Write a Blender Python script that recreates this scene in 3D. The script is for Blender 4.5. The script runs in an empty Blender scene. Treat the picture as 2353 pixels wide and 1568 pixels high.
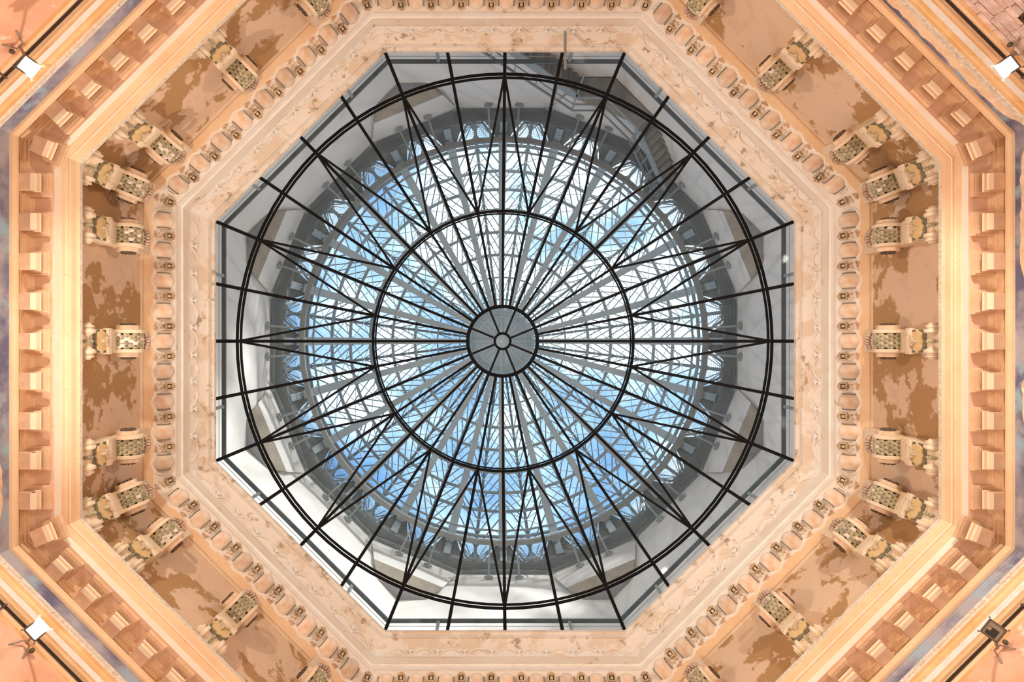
import bpy, math, random
from math import sin, cos, tan, pi, radians as R, sqrt
random.seed(7)
S = bpy.context.scene
C = S.collection
F = 1569.0            # focal length in pixels of a 2353 px wide frame
EYE = 1.6             # camera height over the floor
def Z(d): return d + EYE          # d = height over the lens
def rp(px, d): return px * d / F  # apothem in metres of an edge seen px away from the axis at height d
C8 = cos(pi/8)

# ------------------------------------------------------------------ camera, sky, lights
cam = bpy.data.cameras.new('camera'); co = bpy.data.objects.new('camera', cam); C.objects.link(co)
cam.sensor_width = 36; cam.lens = 36*F/2353; cam.shift_x = (1176.5-1128.6)/2353; cam.shift_y = 0.0002
co.location = (-0.251, 0, EYE); co.rotation_euler = (pi, 0, 0); cam.clip_end = 400
S.camera = co
S.view_settings.view_transform = 'Standard'; S.view_settings.look = 'None'
S.view_settings.gamma = 1; S.view_settings.use_curve_mapping = False
S.view_settings.exposure = 0.0

W = bpy.data.worlds.new('sky'); S.world = W; W.use_nodes = True
wn = W.node_tree; wn.nodes.clear()
def nd(t, k, **kw):
    n = t.nodes.new(k)
    for a, b in kw.items(): setattr(n, a, b)
    return n
tc = nd(wn, 'ShaderNodeTexCoord')
n1 = nd(wn, 'ShaderNodeTexNoise'); n1.inputs['Scale'].default_value = 4.6; n1.inputs['Detail'].default_value = 8; n1.inputs['Roughness'].default_value = .55
mp = nd(wn, 'ShaderNodeMapping'); mp.inputs['Location'].default_value = (1.3, .4, 0)
cr = nd(wn, 'ShaderNodeValToRGB')
cr.color_ramp.elements[0].position = .38; cr.color_ramp.elements[0].color = (.12, .27, .50, 1)
cr.color_ramp.elements[1].position = .61; cr.color_ramp.elements[1].color = (.82, .89, .95, 1)
e = cr.color_ramp.elements.new(.5); e.color = (.30, .47, .66, 1)
bg = nd(wn, 'ShaderNodeBackground'); bg.inputs['Strength'].default_value = 1.9
wo = nd(wn, 'ShaderNodeOutputWorld')
L = wn.links.new
L(tc.outputs['Generated'], mp.inputs['Vector']); L(mp.outputs[0], n1.inputs['Vector'])
# clouds thin out towards one side of the sky
dp = nd(wn, 'ShaderNodeVectorMath', operation='DOT_PRODUCT'); dp.inputs[1].default_value = (.30, -.26, 0)
ad = nd(wn, 'ShaderNodeMath', operation='ADD'); L(tc.outputs['Generated'], dp.inputs[0]); L(dp.outputs['Value'], ad.inputs[0]); L(n1.outputs['Fac'], ad.inputs[1])
L(ad.outputs[0], cr.inputs[0]); L(cr.outputs[0], bg.inputs['Color']); L(bg.outputs[0], wo.inputs[0])

SUN = bpy.data.lights.new('sun', 'SUN'); SUN.energy = 7.0; SUN.angle = R(5); SUN.color = (1, .95, .87)
so = bpy.data.objects.new('sun', SUN); C.objects.link(so)
from mathutils import Vector, Matrix
so.rotation_euler = Vector((-.54, .71, -.45)).to_track_quat('-Z', 'Y').to_euler()

LAMPS = [(1, -1112, -632), (1, 1138, -632), (1, -1092, 663), (0, 1106, 666)]   # lit?, place of the four flood lamps
FLOOD_W = 1010; FILL_W = 105; WARM = (1.0, .90, .76)

# ------------------------------------------------------------------ materials
def mat(name, col, rough=.7, metal=0.0, col2=None, scale=4, detail=5, lo=.45, hi=.6, col3=None, s3=9, lo3=.58, hi3=.66,
        bump=0.0, bscale=30, rnd=0.0, stretch=None, emit=None, spec=.3):
    m = bpy.data.materials.new(name); m.use_nodes = True; t = m.node_tree; b = t.nodes['Principled BSDF']
    b.inputs['Roughness'].default_value = rough; b.inputs['Metallic'].default_value = metal
    b.inputs['Specular IOR Level'].default_value = spec
    c4 = lambda c: (c[0], c[1], c[2], 1)
    tcn = nd(t, 'ShaderNodeTexCoord'); src = tcn.outputs['Object']
    if stretch:
        mpn = nd(t, 'ShaderNodeMapping'); mpn.inputs['Scale'].default_value = stretch
        t.links.new(src, mpn.inputs[0]); src = mpn.outputs[0]
    cur = None
    rgb = nd(t, 'ShaderNodeRGB'); rgb.outputs[0].default_value = c4(col); cur = rgb.outputs[0]
    def layer(cur, c, sc, dt, a, bb):
        n = nd(t, 'ShaderNodeTexNoise'); n.inputs['Scale'].default_value = sc; n.inputs['Detail'].default_value = dt
        n.inputs['Roughness'].default_value = .6; t.links.new(src, n.inputs['Vector'])
        mr = nd(t, 'ShaderNodeMapRange'); mr.inputs['From Min'].default_value = a; mr.inputs['From Max'].default_value = bb
        t.links.new(n.outputs['Fac'], mr.inputs['Value'])
        mx = nd(t, 'ShaderNodeMix', data_type='RGBA')
        t.links.new(mr.outputs[0], mx.inputs[0]); t.links.new(cur, mx.inputs[6]); mx.inputs[7].default_value = c4(c)
        return mx.outputs[2]
    if col2: cur = layer(cur, col2, scale, detail, lo, hi)
    if col3: cur = layer(cur, col3, s3, 7, lo3, hi3)
    if rnd:
        oi = nd(t, 'ShaderNodeObjectInfo'); mr = nd(t, 'ShaderNodeMapRange')
        mr.inputs['To Min'].default_value = 1-rnd; mr.inputs['To Max'].default_value = 1+rnd
        t.links.new(oi.outputs['Random'], mr.inputs['Value'])
        hs = nd(t, 'ShaderNodeHueSaturation'); t.links.new(mr.outputs[0], hs.inputs['Value']); t.links.new(cur, hs.inputs['Color']); cur = hs.outputs[0]
    t.links.new(cur, b.inputs['Base Color'])
    if bump:
        n = nd(t, 'ShaderNodeTexNoise'); n.inputs['Scale'].default_value = bscale; n.inputs['Detail'].default_value = 6
        t.links.new(src, n.inputs['Vector']); bp = nd(t, 'ShaderNodeBump'); bp.inputs['Strength'].default_value = bump; bp.inputs['Distance'].default_value = .02
        t.links.new(n.outputs['Fac'], bp.inputs['Height']); t.links.new(bp.outputs[0], b.inputs['Normal'])
    if emit:
        b.inputs['Emission Color'].default_value = c4(emit[0]); b.inputs['Emission Strength'].default_value = emit[1]
    return m
def glass(name, tint, refl=.06, haze=0.0):
    m = bpy.data.materials.new(name); m.use_nodes = True; t = m.node_tree; t.nodes.clear()
    o = nd(t, 'ShaderNodeOutputMaterial'); tr = nd(t, 'ShaderNodeBsdfTransparent'); tr.inputs[0].default_value = (*tint, 1)
    gl = nd(t, 'ShaderNodeBsdfGlossy'); gl.inputs['Roughness'].default_value = .02
    mx = nd(t, 'ShaderNodeMixShader'); fr = nd(t, 'ShaderNodeFresnel'); fr.inputs[0].default_value = 1.05
    t.links.new(fr.outputs[0], mx.inputs[0])
    t.links.new(tr.outputs[0], mx.inputs[1]); t.links.new(gl.outputs[0], mx.inputs[2]); out = mx.outputs[0]
    if haze:
        df = nd(t, 'ShaderNodeBsdfTranslucent'); df.inputs[0].default_value = (.75, .82, .86, 1); m2 = nd(t, 'ShaderNodeMixShader'); m2.inputs[0].default_value = haze
        t.links.new(out, m2.inputs[1]); t.links.new(df.outputs[0], m2.inputs[2]); out = m2.outputs[0]
    t.links.new(out, o.inputs[0]); return m

M = {}
M['pink'] = mat('pink_plaster', (.80, .42, .27), .9, col2=(.86, .56, .40), scale=1.6, lo=.4, hi=.62, col3=(.92, .72, .58), s3=7, lo3=.60, hi3=.66, bump=.25)
M['bare'] = mat('bare_wall', (.62, .40, .30), .95, col2=(.74, .56, .45), scale=5, col3=(.42, .27, .2), s3=14, bump=.6)
M['brick'] = mat('whitewashed_brick', (.72, .52, .45), .9, col2=(.84, .70, .64), scale=9, lo=.4, hi=.6, col3=(.70, .30, .20), s3=5, lo3=.63, hi3=.68, bump=.6, rnd=.12)
M['mortar'] = mat('dark_mortar', (.22, .11, .07), .95, bump=.4)
M['blue'] = mat('blue_painted_frieze', (.15, .15, .25), .75, col2=(.44, .43, .48), scale=1.4, lo=.40, hi=.58, col3=(.34, .50, .64), s3=2.6, lo3=.52, hi3=.66, bump=.25, bscale=18, spec=.2)
M['raw'] = mat('raw_plaster_patch', (.88, .70, .50), .9, col2=(.80, .56, .34), scale=3, col3=(.93, .85, .74), s3=8, bump=.6, bscale=12)
M['orange'] = mat('ochre_moulding', (.80, .52, .25), .6, col2=(.88, .66, .38), scale=2.2, col3=(.60, .31, .12), s3=6, lo3=.62, hi3=.72, bump=.12)
M['greywhite'] = mat('grey_white_band', (.82, .82, .80), .8, col2=(.80, .76, .68), scale=6, bump=.3)
M['corn'] = mat('peach_cornice', (.81, .56, .34), .65, col2=(.87, .66, .43), scale=1.3, lo=.38, hi=.62, col3=(.66, .38, .2), s3=11, lo3=.66, hi3=.73, bump=.1)
M['cream'] = mat('cream_fascia', (.95, .87, .74), .6, col2=(.92, .80, .64), scale=1.5, lo=.4, hi=.7, bump=.1)
M['soffit'] = mat('rosy_soffit', (.77, .52, .37), .75, col2=(.82, .59, .43), scale=2.2, col3=(.50, .30, .2), s3=13, lo3=.67, hi3=.74, bump=.2)
M['wood'] = mat('orange_wood_board', (.77, .52, .31), .6, col2=(.82, .59, .38), scale=3, stretch=(1, 1, 9), col3=(.30, .12, .05), s3=5, lo3=.72, hi3=.78, bump=.15)
M['woodplate'] = mat('wood_plate', (.79, .56, .37), .6, col2=(.75, .50, .30), scale=9, col3=(.30, .13, .06), s3=9, lo3=.7, hi3=.76, rnd=.1, bump=.15)
M['block'] = mat('modillion_paint', (.66, .44, .30), .65, col2=(.72, .50, .33), scale=9, col3=(.34, .2, .13), s3=22, lo3=.76, hi3=.8, rnd=.10)
M['step'] = mat('modillion_moulding', (.95, .82, .62), .55, rnd=.06)
M['edge'] = mat('rough_white_edge', (.74, .66, .53), .95, col2=(.84, .80, .72), scale=22, col3=(.5, .42, .33), s3=30, bump=.8, bscale=40)
M['drum'] = mat('peeling_drum_wall', (.76, .56, .40), .85, col2=(.47, .28, .13), scale=.95, detail=11, lo=.505, hi=.525, col3=(.72, .52, .36), s3=2.7, lo3=.575, hi3=.59, bump=.2, bscale=9)
M['upper'] = mat('weathered_stone', (.89, .80, .69), .8, col2=(.93, .88, .81), scale=1.2, lo=.42, hi=.6, col3=(.62, .42, .28), s3=5, lo3=.62, hi3=.72, bump=.3)
M['upperw'] = mat('whitewashed_stone', (.95, .93, .90), .8, col2=(.86, .75, .62), scale=2.6, lo=.5, hi=.62, col3=(.58, .46, .34), s3=6, lo3=.62, hi3=.7, bump=.4)
M['worn'] = mat('worn_stone', (.91, .86, .78), .9, col2=(.82, .71, .58), scale=2.2, lo=.5, hi=.56, col3=(.48, .38, .26), s3=4.2, lo3=.58, hi3=.66, bump=.6, bscale=14)
M['egg'] = mat('egg_ornament', (.89, .77, .64), .45, col2=(.74, .50, .33), scale=3.0, detail=3, lo=.48, hi=.7, rnd=.15)
M['cove_hilite'] = mat('painted_cove_highlight', (.97, .95, .90), .6, col2=(.93, .86, .76), scale=3)  # near-white facets stand in for the highlight along the upper cove
M['crown'] = mat('crown_paint', (.62, .68, .70), .6)
M['slot_shade'] = mat('painted_slot_shade', (.34, .17, .08), .7)  # dark brown in place of the shade between modillion mouldings
M['dartf'] = mat('dart_frame', (.74, .60, .42), .5, col2=(.50, .36, .18), scale=18, rnd=.15)
M['spray'] = mat('leaf_spray', (.72, .50, .35), .6, col2=(.86, .74, .58), scale=14, rnd=.1)
M['eggend'] = mat('blue_grey_collar', (.26, .25, .22), .6)
M['gold'] = mat('dull_gilding', (.62, .42, .18), .45, col2=(.75, .62, .42), scale=18, rnd=.2, metal=.2)
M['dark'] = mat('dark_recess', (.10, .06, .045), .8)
M['corb'] = mat('corbel_plaster', (.80, .64, .45), .6, col2=(.86, .74, .58), scale=7, lo=.42, hi=.62, col3=(.52, .34, .22), s3=9, lo3=.62, hi3=.68, rnd=.08, bump=.15)
M['corb2'] = mat('corbel_disc', (.76, .54, .38), .65, col2=(.82, .66, .48), scale=9, rnd=.1)
M['leafp'] = mat('ochre_leaf_panel', (.70, .50, .24), .7, col2=(.76, .58, .34), scale=12, rnd=.06)
M['husk'] = mat('carved_husk', (.62, .50, .34), .6, col2=(.30, .26, .17), scale=22, lo=.5, hi=.62)
M['green'] = mat('dark_green_ground', (.13, .13, .085), .7, col2=(.25, .23, .14), scale=20)
M['scale'] = mat('fish_scale', (.36, .32, .20), .45, col2=(.56, .50, .35), scale=16, rnd=.28, col3=(.66, .58, .44), s3=25, lo3=.6, hi3=.7)
M['scalegap'] = mat('scale_gap', (.025, .022, .015), .7)
M['flake'] = mat('bleached_scale', (.82, .74, .66), .6, rnd=.1)
M['ros'] = mat('dark_rosette', (.12, .085, .06), .6, col2=(.4, .32, .24), scale=30, lo=.58, hi=.7)
M['claw'] = mat('claw_leaf', (.64, .47, .36), .6, col2=(.42, .31, .23), scale=16)
M['white'] = mat('white_shaft_render', (.90, .89, .87), .9, col2=(.85, .845, .83), scale=.8, lo=.4, hi=.7, bump=.06)
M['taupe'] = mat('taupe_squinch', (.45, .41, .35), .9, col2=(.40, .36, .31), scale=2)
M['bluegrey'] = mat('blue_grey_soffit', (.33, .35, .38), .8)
M['black'] = mat('black_steel', (.005, .006, .0075), .55, spec=.12)
M['mesh'] = mat('galvanised_mesh', (.27, .285, .285), .6)
M['steel'] = mat('grey_painted_steel', (.36, .40, .415), .5, spec=.4)
M['steel2'] = mat('pale_painted_steel', (.50, .56, .585), .5, spec=.4)
M['steeld'] = mat('dark_painted_steel', (.28, .31, .32), .55)
M['rail'] = mat('guardrail_paint', (.13, .15, .16), .45)
M['rod'] = mat('bright_rod', (.62, .65, .66), .4)
M['clad'] = mat('ribbed_dark_cladding', (.25, .25, .23), .7, col2=(.30, .29, .26), scale=1.5)
M['conc'] = mat('grey_concrete', (.24, .25, .255), .85, col2=(.30, .31, .31), scale=2)
M['glass'] = glass('skylight_glass', (.94, .975, .985))
M['hubglass'] = glass('cloudy_hub_glass', (.72, .78, .80), haze=.12)
M['dglass'] = glass('dome_glass', (.97, .99, 1.0), haze=.015)
M['pipe'] = mat('black_conduit', (.03, .022, .02), .5)
M['lamphouse'] = mat('lamp_housing', (.13, .10, .08), .5, metal=.2)
M['lampoff'] = mat('unlit_lamp_glass', (.05, .045, .04), .15, spec=.6)
M['lampon'] = mat('lit_lamp_glass', (1, .9, .7), .4, emit=((1, .88, .62), 6))
M['refl'] = mat('lamp_reflector', (.34, .27, .21), .35, metal=.3)
M['floor'] = mat('hall_floor', (.20, .15, .12), .6, col2=(.16, .12, .09), scale=1)
M['frame'] = mat('dark_brown_frame', (.10, .04, .02), .5)

# ------------------------------------------------------------------ mesh builder
class MB:
    def __init__(s): s.v = []; s.f = []; s.m = []
    def quad(s, pts, mi=0):
        n = len(s.v); s.v += [tuple(p) for p in pts]; s.f.append(tuple(range(n, n+len(pts)))); s.m.append(mi)
    def box(s, x0, x1, y0, y1, z0, z1, mi=0, taper=0):
        n = len(s.v); t = taper
        s.v += [(x0+t, y0+t, z0), (x1-t, y0+t, z0), (x1-t, y1-t, z0), (x0+t, y1-t, z0), (x0, y0, z1), (x1, y0, z1), (x1, y1, z1), (x0, y1, z1)]
        for q in ((3, 2, 1, 0), (4, 5, 6, 7), (0, 1, 5, 4), (1, 2, 6, 5), (2, 3, 7, 6), (3, 0, 4, 7)):
            s.f.append(tuple(n+i for i in q)); s.m.append(mi)
    def beam(s, p, q, w, h, up=(0, 0, 1), mi=0):
        p = Vector(p); q = Vector(q); d = (q-p).normalized(); u = Vector(up); sd = d.cross(u)
        if sd.length < 1e-4: sd = d.cross(Vector((1, 0, 0)))
        sd.normalize(); u = sd.cross(d).normalized(); a = sd*w/2; b = u*h/2; n = len(s.v)
        for c in (p, q): s.v += [tuple(c-a-b), tuple(c+a-b), tuple(c+a+b), tuple(c-a+b)]
        for f in ((0, 1, 5, 4), (1, 2, 6, 5), (2, 3, 7, 6), (3, 0, 4, 7), (3, 2, 1, 0), (4, 5, 6, 7)):
            s.f.append(tuple(n+i for i in f)); s.m.append(mi)
    def tube(s, p, q, r, n=6, mi=0, r2=None):
        s.path([p, q], r, n, mi, r2)
    def path(s, pts, r, n=6, mi=0, r2=None, closed=False):
        pts = [Vector(p) for p in pts]; base = len(s.v); k = len(pts)
        for i, p in enumerate(pts):
            if closed: d = pts[(i+1) % k]-pts[i-1]
            else: d = pts[min(i+1, k-1)]-pts[max(i-1, 0)]
            d.normalize(); u = Vector((0, 0, 1)) if abs(d.z) < .9 else Vector((1, 0, 0))
            a = d.cross(u).normalized(); b = a.cross(d); rr = r if (r2 is None or i == 0) else r2
            for j in range(n):
                t = 2*pi*j/n; s.v.append(tuple(p+a*rr*cos(t)+b*rr*sin(t)))
        for i in range(k if closed else k-1):
            for j in range(n):
                i2 = (i+1) % k
                s.f.append((base+i*n+j, base+i*n+(j+1) % n, base+i2*n+(j+1) % n, base+i2*n+j)); s.m.append(mi)
        if not closed:
            s.f.append(tuple(base+j for j in range(n))[::-1]); s.m.append(mi)
            s.f.append(tuple(base+(k-1)*n+j for j in range(n))); s.m.append(mi)
    def sweep(s, prof, n=8, a0=pi/8, mats=None, close=False):   # prof: (apothem, height) carried round a regular n-gon
        base = len(s.v); k = len(prof); cc = cos(pi/n)
        for (r, z) in prof:
            for j in range(n):
                a = a0+2*pi*j/n; s.v.append((r/cc*cos(a), r/cc*sin(a), z))
        for i in range(k if close else k-1):
            i2 = (i+1) % k
            for j in range(n):
                j2 = (j+1) % n
                s.f.append((base+i*n+j, base+i*n+j2, base+i2*n+j2, base+i2*n+j)); s.m.append(mats[i] if mats else 0)
    def lathe_y(s, prof, cx, cz, n=16, mi=0):       # prof: (y, radius) turned about a horizontal axis along y
        base = len(s.v); k = len(prof)
        for (y, r) in prof:
            for j in range(n):
                t = 2*pi*j/n; s.v.append((cx+r*cos(t), y, cz+r*sin(t)))
        for i in range(k-1):
            for j in range(n):
                s.f.append((base+i*n+j, base+i*n+(j+1) % n, base+(i+1)*n+(j+1) % n, base+(i+1)*n+j)); s.m.append(mi)
        s.f.append(tuple(base+j for j in range(n))); s.m.append(mi); s.f.append(tuple(base+(k-1)*n+j for j in range(n))[::-1]); s.m.append(mi)
    def blob(s, c, ax, ay, az, nu=10, nv=6, mi=0):   # ellipsoid, axes given as vectors
        c = Vector(c); ax = Vector(ax); ay = Vector(ay); az = Vector(az); base = len(s.v)
        for i in range(nv+1):
            ph = pi*i/nv
            for j in range(nu):
                t = 2*pi*j/nu; s.v.append(tuple(c+ax*sin(ph)*cos(t)+ay*sin(ph)*sin(t)+az*cos(ph)))
        for i in range(nv):
            for j in range(nu):
                s.f.append((base+i*nu+j, base+i*nu+(j+1) % nu, base+(i+1)*nu+(j+1) % nu, base+(i+1)*nu+j)); s.m.append(mi)
    def prism_y(s, poly, y0, y1, mi=0):
        n = len(poly); b = len(s.v)
        s.v += [(x, y0, z) for x, z in poly]+[(x, y1, z) for x, z in poly]
        s.f.append(tuple(b+i for i in range(n))); s.m.append(mi); s.f.append(tuple(b+n+i for i in range(n))[::-1]); s.m.append(mi)
        for i in range(n): s.f.append((b+i, b+n+i, b+n+(i+1) % n, b+(i+1) % n)); s.m.append(mi)
    def mesh(s, name, mats, smooth=False):
        me = bpy.data.meshes.new(name); me.from_pydata(s.v, [], s.f)
        for m in (mats if isinstance(mats, (list, tuple)) else [mats]): me.materials.append(m)
        me.polygons.foreach_set('material_index', s.m)
        me.validate()
        import bmesh
        bm = bmesh.new(); bm.from_mesh(me); bmesh.ops.remove_doubles(bm, verts=bm.verts, dist=1e-5); bmesh.ops.recalc_face_normals(bm, faces=bm.faces); bm.to_mesh(me); bm.free()
        if smooth:
            me.polygons.foreach_set('use_smooth', [True]*len(me.polygons))
            try: me.set_sharp_from_angle(angle=R(38))
            except Exception: pass
        me.update(); return me
def put(name, me, parent=None, loc=(0, 0, 0), rz=0, rot=None):
    o = bpy.data.objects.new(name, me); C.objects.link(o); o.location = loc
    o.rotation_euler = rot if rot else (0, 0, rz)
    if parent: o.parent = parent
    return o
def build(b, name, mats, parent=None, smooth=False, **k): return put(name, b.mesh(name, mats, smooth), parent, **k)
def tag(o, label, cat=None, group=None, kind=None):
    if label: o['label'] = label
    if cat: o['category'] = cat
    if group: o['group'] = group
    if kind: o['kind'] = kind
    return o
def thing(name, label, cat, loc=(0, 0, 0), rz=0, group=None):
    return tag(put(name, None, None, loc, rz), label, cat, group)
def struct(o, label): o['kind'] = 'structure'; o['label'] = label; return o
def pol(a, r, t=0, z=0): return (r*cos(a)-t*sin(a), r*sin(a)+t*cos(a), z)

# ------------------------------------------------------------------ hall shell
b = MB(); b.quad([pol(pi/8+i*pi/4, 6.3/C8, 0, 0) for i in range(8)])
struct(build(b, 'floor', M['floor']), 'stone floor of the octagonal hall')
sides = ['right', 'bottom_right', 'bottom', 'bottom_left', 'left', 'top_left', 'top', 'top_right']
nice = ['right', 'lower right', 'bottom', 'lower left', 'left', 'upper left', 'top', 'upper right']
WR = 6.08
walls = {}
for i, sd in enumerate(sides):
    a = i*pi/4; hw = WR*tan(pi/8); b = MB()
    zt = Z(7.46)
    ho = (WR+.25)*tan(pi/8)
    if sd == 'top_right':       # bare brickwork is set into this wall: leave its pocket open
        t0, t1, z0 = .45, 2.25, Z(6.55)
        # t measured so that +t runs towards the image's right
        for (ta, tb, za, zb) in ((-hw, t0, 0, zt), (t1, hw, 0, zt), (t0, t1, 0, z0)):
            b.quad([pol(a, WR, ta, za), pol(a, WR, tb, za), pol(a, WR, tb, zb), pol(a, WR, ta, zb)])
        b.quad([pol(a, WR+.06, t0-.02, z0-.02), pol(a, WR+.06, t1+.02, z0-.02), pol(a, WR+.06, t1+.02, zt), pol(a, WR+.06, t0-.02, zt)], 1)
        mats = [M['bare'], M['mortar']]
    else:
        b.quad([pol(a, WR, -hw, 0), pol(a, WR, hw, 0), pol(a, WR, hw, zt), pol(a, WR, -hw, zt)]); mats = [M['pink']]
    b.quad([pol(a, WR+.25, -ho, 0), pol(a, WR+.25, ho, 0), pol(a, WR+.25, ho, zt), pol(a, WR+.25, -ho, zt)])
    o = build(b, 'wall_'+sd, mats)
    walls[sd] = struct(o, {'top_right': 'upper right wall with bare whitewashed bricks'}.get(sd, 'salmon pink plaster wall on the %s side' % nice[i]))
# bricks of the upper right wall
a = 7*pi/4; bm_ = []
for v in range(4):
    b = MB(); w = .228+.008*v; h = .069; j = [random.uniform(-.008, .008) for _ in range(12)]
    n = 0
    b.v = [(0.05, -w/2, -h/2), (0.05, w/2, -h/2), (0.05, w/2, h/2), (0.05, -w/2, h/2),
           (-.004, -w/2+j[0], -h/2+j[1]), (-.006, w/2+j[2], -h/2+j[3]), (-.002, w/2+j[4], h/2+j[5]), (-.006, -w/2+j[6], h/2+j[7]),
           (-.014, -w/2+.02, -h/2+.012), (-.014, w/2-.02, -h/2+.012), (-.014, w/2-.02, h/2-.012), (-.014, -w/2+.02, h/2-.012)]
    b.f = [(0, 1, 5, 4), (1, 2, 6, 5), (2, 3, 7, 6), (3, 0, 4, 7), (4, 5, 9, 8), (5, 6, 10, 9), (6, 7, 11, 10), (7, 4, 8, 11), (8, 9, 10, 11)]
    b.m = [0]*9; bm_.append(b.mesh('brick', M['brick']))
for row in range(12):
    z = Z(6.6)+row*.075
    if z > Z(7.44): break
    edge = .44; first = not row % 2
    while edge < 2.26:
        half = first or random.random() < .15; first = False; wd = .128 if half else .243
        o = put('brick', bm_[random.randrange(4)], walls['top_right'], pol(a, WR+.012+random.uniform(-.003, .004), edge+wd/2, z), rot=(random.uniform(-.03, .03), 0, a+random.uniform(-.02, .02)))
        o.scale = (1, .5 if half else 1, random.uniform(.95, 1.06)); edge += wd

# trim_1: architrave, blue frieze
dz = lambda l: [(r, Z(d)) for r, d in l]
b = MB()
prof = [(6.08, 7.44), (6.045, 7.45), (6.03, 7.475), (6.03, 7.50), (6.045, 7.53), (6.035, 7.56), (6.005, 7.575), (6.005, 7.59), (6.02, 7.595), (6.015, 7.63),
        (5.995, 7.635), (5.99, 7.715), (5.975, 7.72), (5.985, 7.755), (5.975, 7.79), (5.945, 7.80), (5.94, 7.83), (5.925, 7.835), (5.925, 7.875), (6.0, 7.885), (6.0, 8.16), (6.34, 8.16), (6.34, 7.3)]
pm = [1, 3, 3, 3, 1, 4, 1, 4, 4, 1, 2, 1, 1, 1, 1, 5, 5, 5, 5, 0, 0, 0]
b.sweep(dz(prof), mats=pm)
tr1 = struct(build(b, 'trim_1', [M['blue'], M['orange'], M['greywhite'], M['corn'], M['wood'], M['edge']]), 'ochre architrave moulding under a peeling blue painted frieze')
# big raw plaster patches where the blue frieze and mouldings have gone (upper right)
def ragged(a, t0, t1, d0, d1, r, n, seed, jag=.05):
    rr = random.Random(seed); b = MB(); lo = []; hi = []
    for i in range(n+1):
        t = t0+(t1-t0)*i/n; e = min(1, i/3, (n-i)/3)
        lo.append((t, d0)); hi.append((t, d0+(d1-d0)*(.25+.75*e)*(1-rr.uniform(0, jag*8)*.5)))
    for i in range(n):
        q = [pol(a, r, lo[i][0], Z(lo[i][1])), pol(a, r, lo[i+1][0], Z(lo[i+1][1])), pol(a, r, hi[i+1][0], Z(hi[i+1][1])), pol(a, r, hi[i][0], Z(hi[i][1]))]
        b.quad(q); b.quad([q[3], q[2], pol(a, 6.0, hi[i+1][0], Z(hi[i+1][1])+.004), pol(a, 6.0, hi[i][0], Z(hi[i][1])+.004)])
    return b
o = build(ragged(7*pi/4, -.35, 2.42, 7.89, 8.10, 5.985, 34, 3), 'plaster_patch', M['raw'], tr1); o['label'] = 'ragged raw plaster patch over the blue frieze'
build(ragged(0, -2.4, -.6, 7.89, 8.06, 5.985, 22, 5), 'plaster_patch', M['raw'], tr1)
build(ragged(0, .3, 1.1, 7.89, 8.03, 5.985, 12, 6), 'plaster_patch', M['raw'], tr1)
build(ragged(pi, -2.2, -1.3, 7.89, 8.02, 5.985, 12, 8), 'plaster_patch', M['raw'], tr1)

# trim_2: lower cornice with modillions
b = MB()
q = lambda px, d: (rp(px, d), d)
prof = [(6.0, 8.14), (5.985, 8.135)]
for k in range(6):
    t = k/5*pi/2; prof.append((5.985-.05*sin(t)*1.0+.0, 8.14+.055*(1-cos(t))))
prof += [(5.935, 8.215), (5.965, 8.22), (5.965, 8.262), (5.985, 8.266), (5.985, 8.278), (5.965, 8.28), (5.965, 8.36), (5.95, 8.365), (5.95, 8.40), (5.93, 8.41), (5.92, 8.44), (5.90, 8.46),
         (5.72, 8.46), (5.72, 8.452), (5.656, 8.452), q(1035, 8.575)]
npre = len(prof)-1
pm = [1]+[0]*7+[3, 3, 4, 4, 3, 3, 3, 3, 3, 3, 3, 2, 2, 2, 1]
pm = pm[:npre]
while len(pm) < npre: pm.append(2)
pm[-1] = 1; pm[-2] = 2; pm[-3] = 2; pm[-4] = 2
prof += [(5.648, 8.577), (5.640, 8.60), (5.628, 8.628), (5.610, 8.645), (5.618, 8.65), (5.618, 8.662), (5.603, 8.666), (5.603, 8.69), (5.598, 8.693), (5.592, 8.72),
         (5.580, 8.77), (5.562, 8.80), (5.556, 8.805), (5.556, 8.865), (5.60, 8.885), (5.9, 8.90), (6.3, 8.90)]
pm += [0, 0, 0, 0, 3, 3, 0, 1, 0, 0, 0, 0, 0, 5, 5, 5, 5]
b.sweep(dz(prof), mats=pm[:len(prof)-1])
tr2 = struct(build(b, 'trim_2', [M['corn'], M['cream'], M['soffit'], M['wood'], M['dark'], M['edge']]), 'peach lower cornice with a ring of square modillions')
# modillion: block with a flat bottom, stepped front and a wider plate on the soffit
b = MB(); b.prism_y([(0, -.13), (-.212, -.13), (-.212, -.095), (-.20, -.088), (-.20, .03), (0, .03)], -.1, .1)
mb_block = b.mesh('modillion', M['block'])
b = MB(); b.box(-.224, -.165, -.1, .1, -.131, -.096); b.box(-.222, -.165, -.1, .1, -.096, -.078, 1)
b.box(-.2385, -.165, -.112, .112, -.078, -.072, 1); b.box(-.238, -.165, -.112, .112, -.072, -.036); b.box(-.246, -.165, -.105, .105, -.036, -.030, 2); b.box(-.21, -.165, -.1, .1, -.03, .0, 2)  # thin strips coloured darker to give the shadow lines under bar and plate
mb_step = b.mesh('front_moulding', [M['step'], M['wood'], M['slot_shade']])
b = MB(); b.box(-.285, 0, -.148, .148, -.03, .035); b.box(-.268, -.01, -.128, .128, -.05, -.035); 
mb_plate = b.mesh('soffit_plate', M['woodplate'])
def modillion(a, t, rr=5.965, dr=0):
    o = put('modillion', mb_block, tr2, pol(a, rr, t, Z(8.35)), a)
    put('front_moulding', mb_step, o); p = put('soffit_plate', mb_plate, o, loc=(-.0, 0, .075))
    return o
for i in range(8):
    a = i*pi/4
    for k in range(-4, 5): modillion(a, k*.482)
    modillion(a+pi/8, 0, 5.965/C8-.20)

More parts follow.
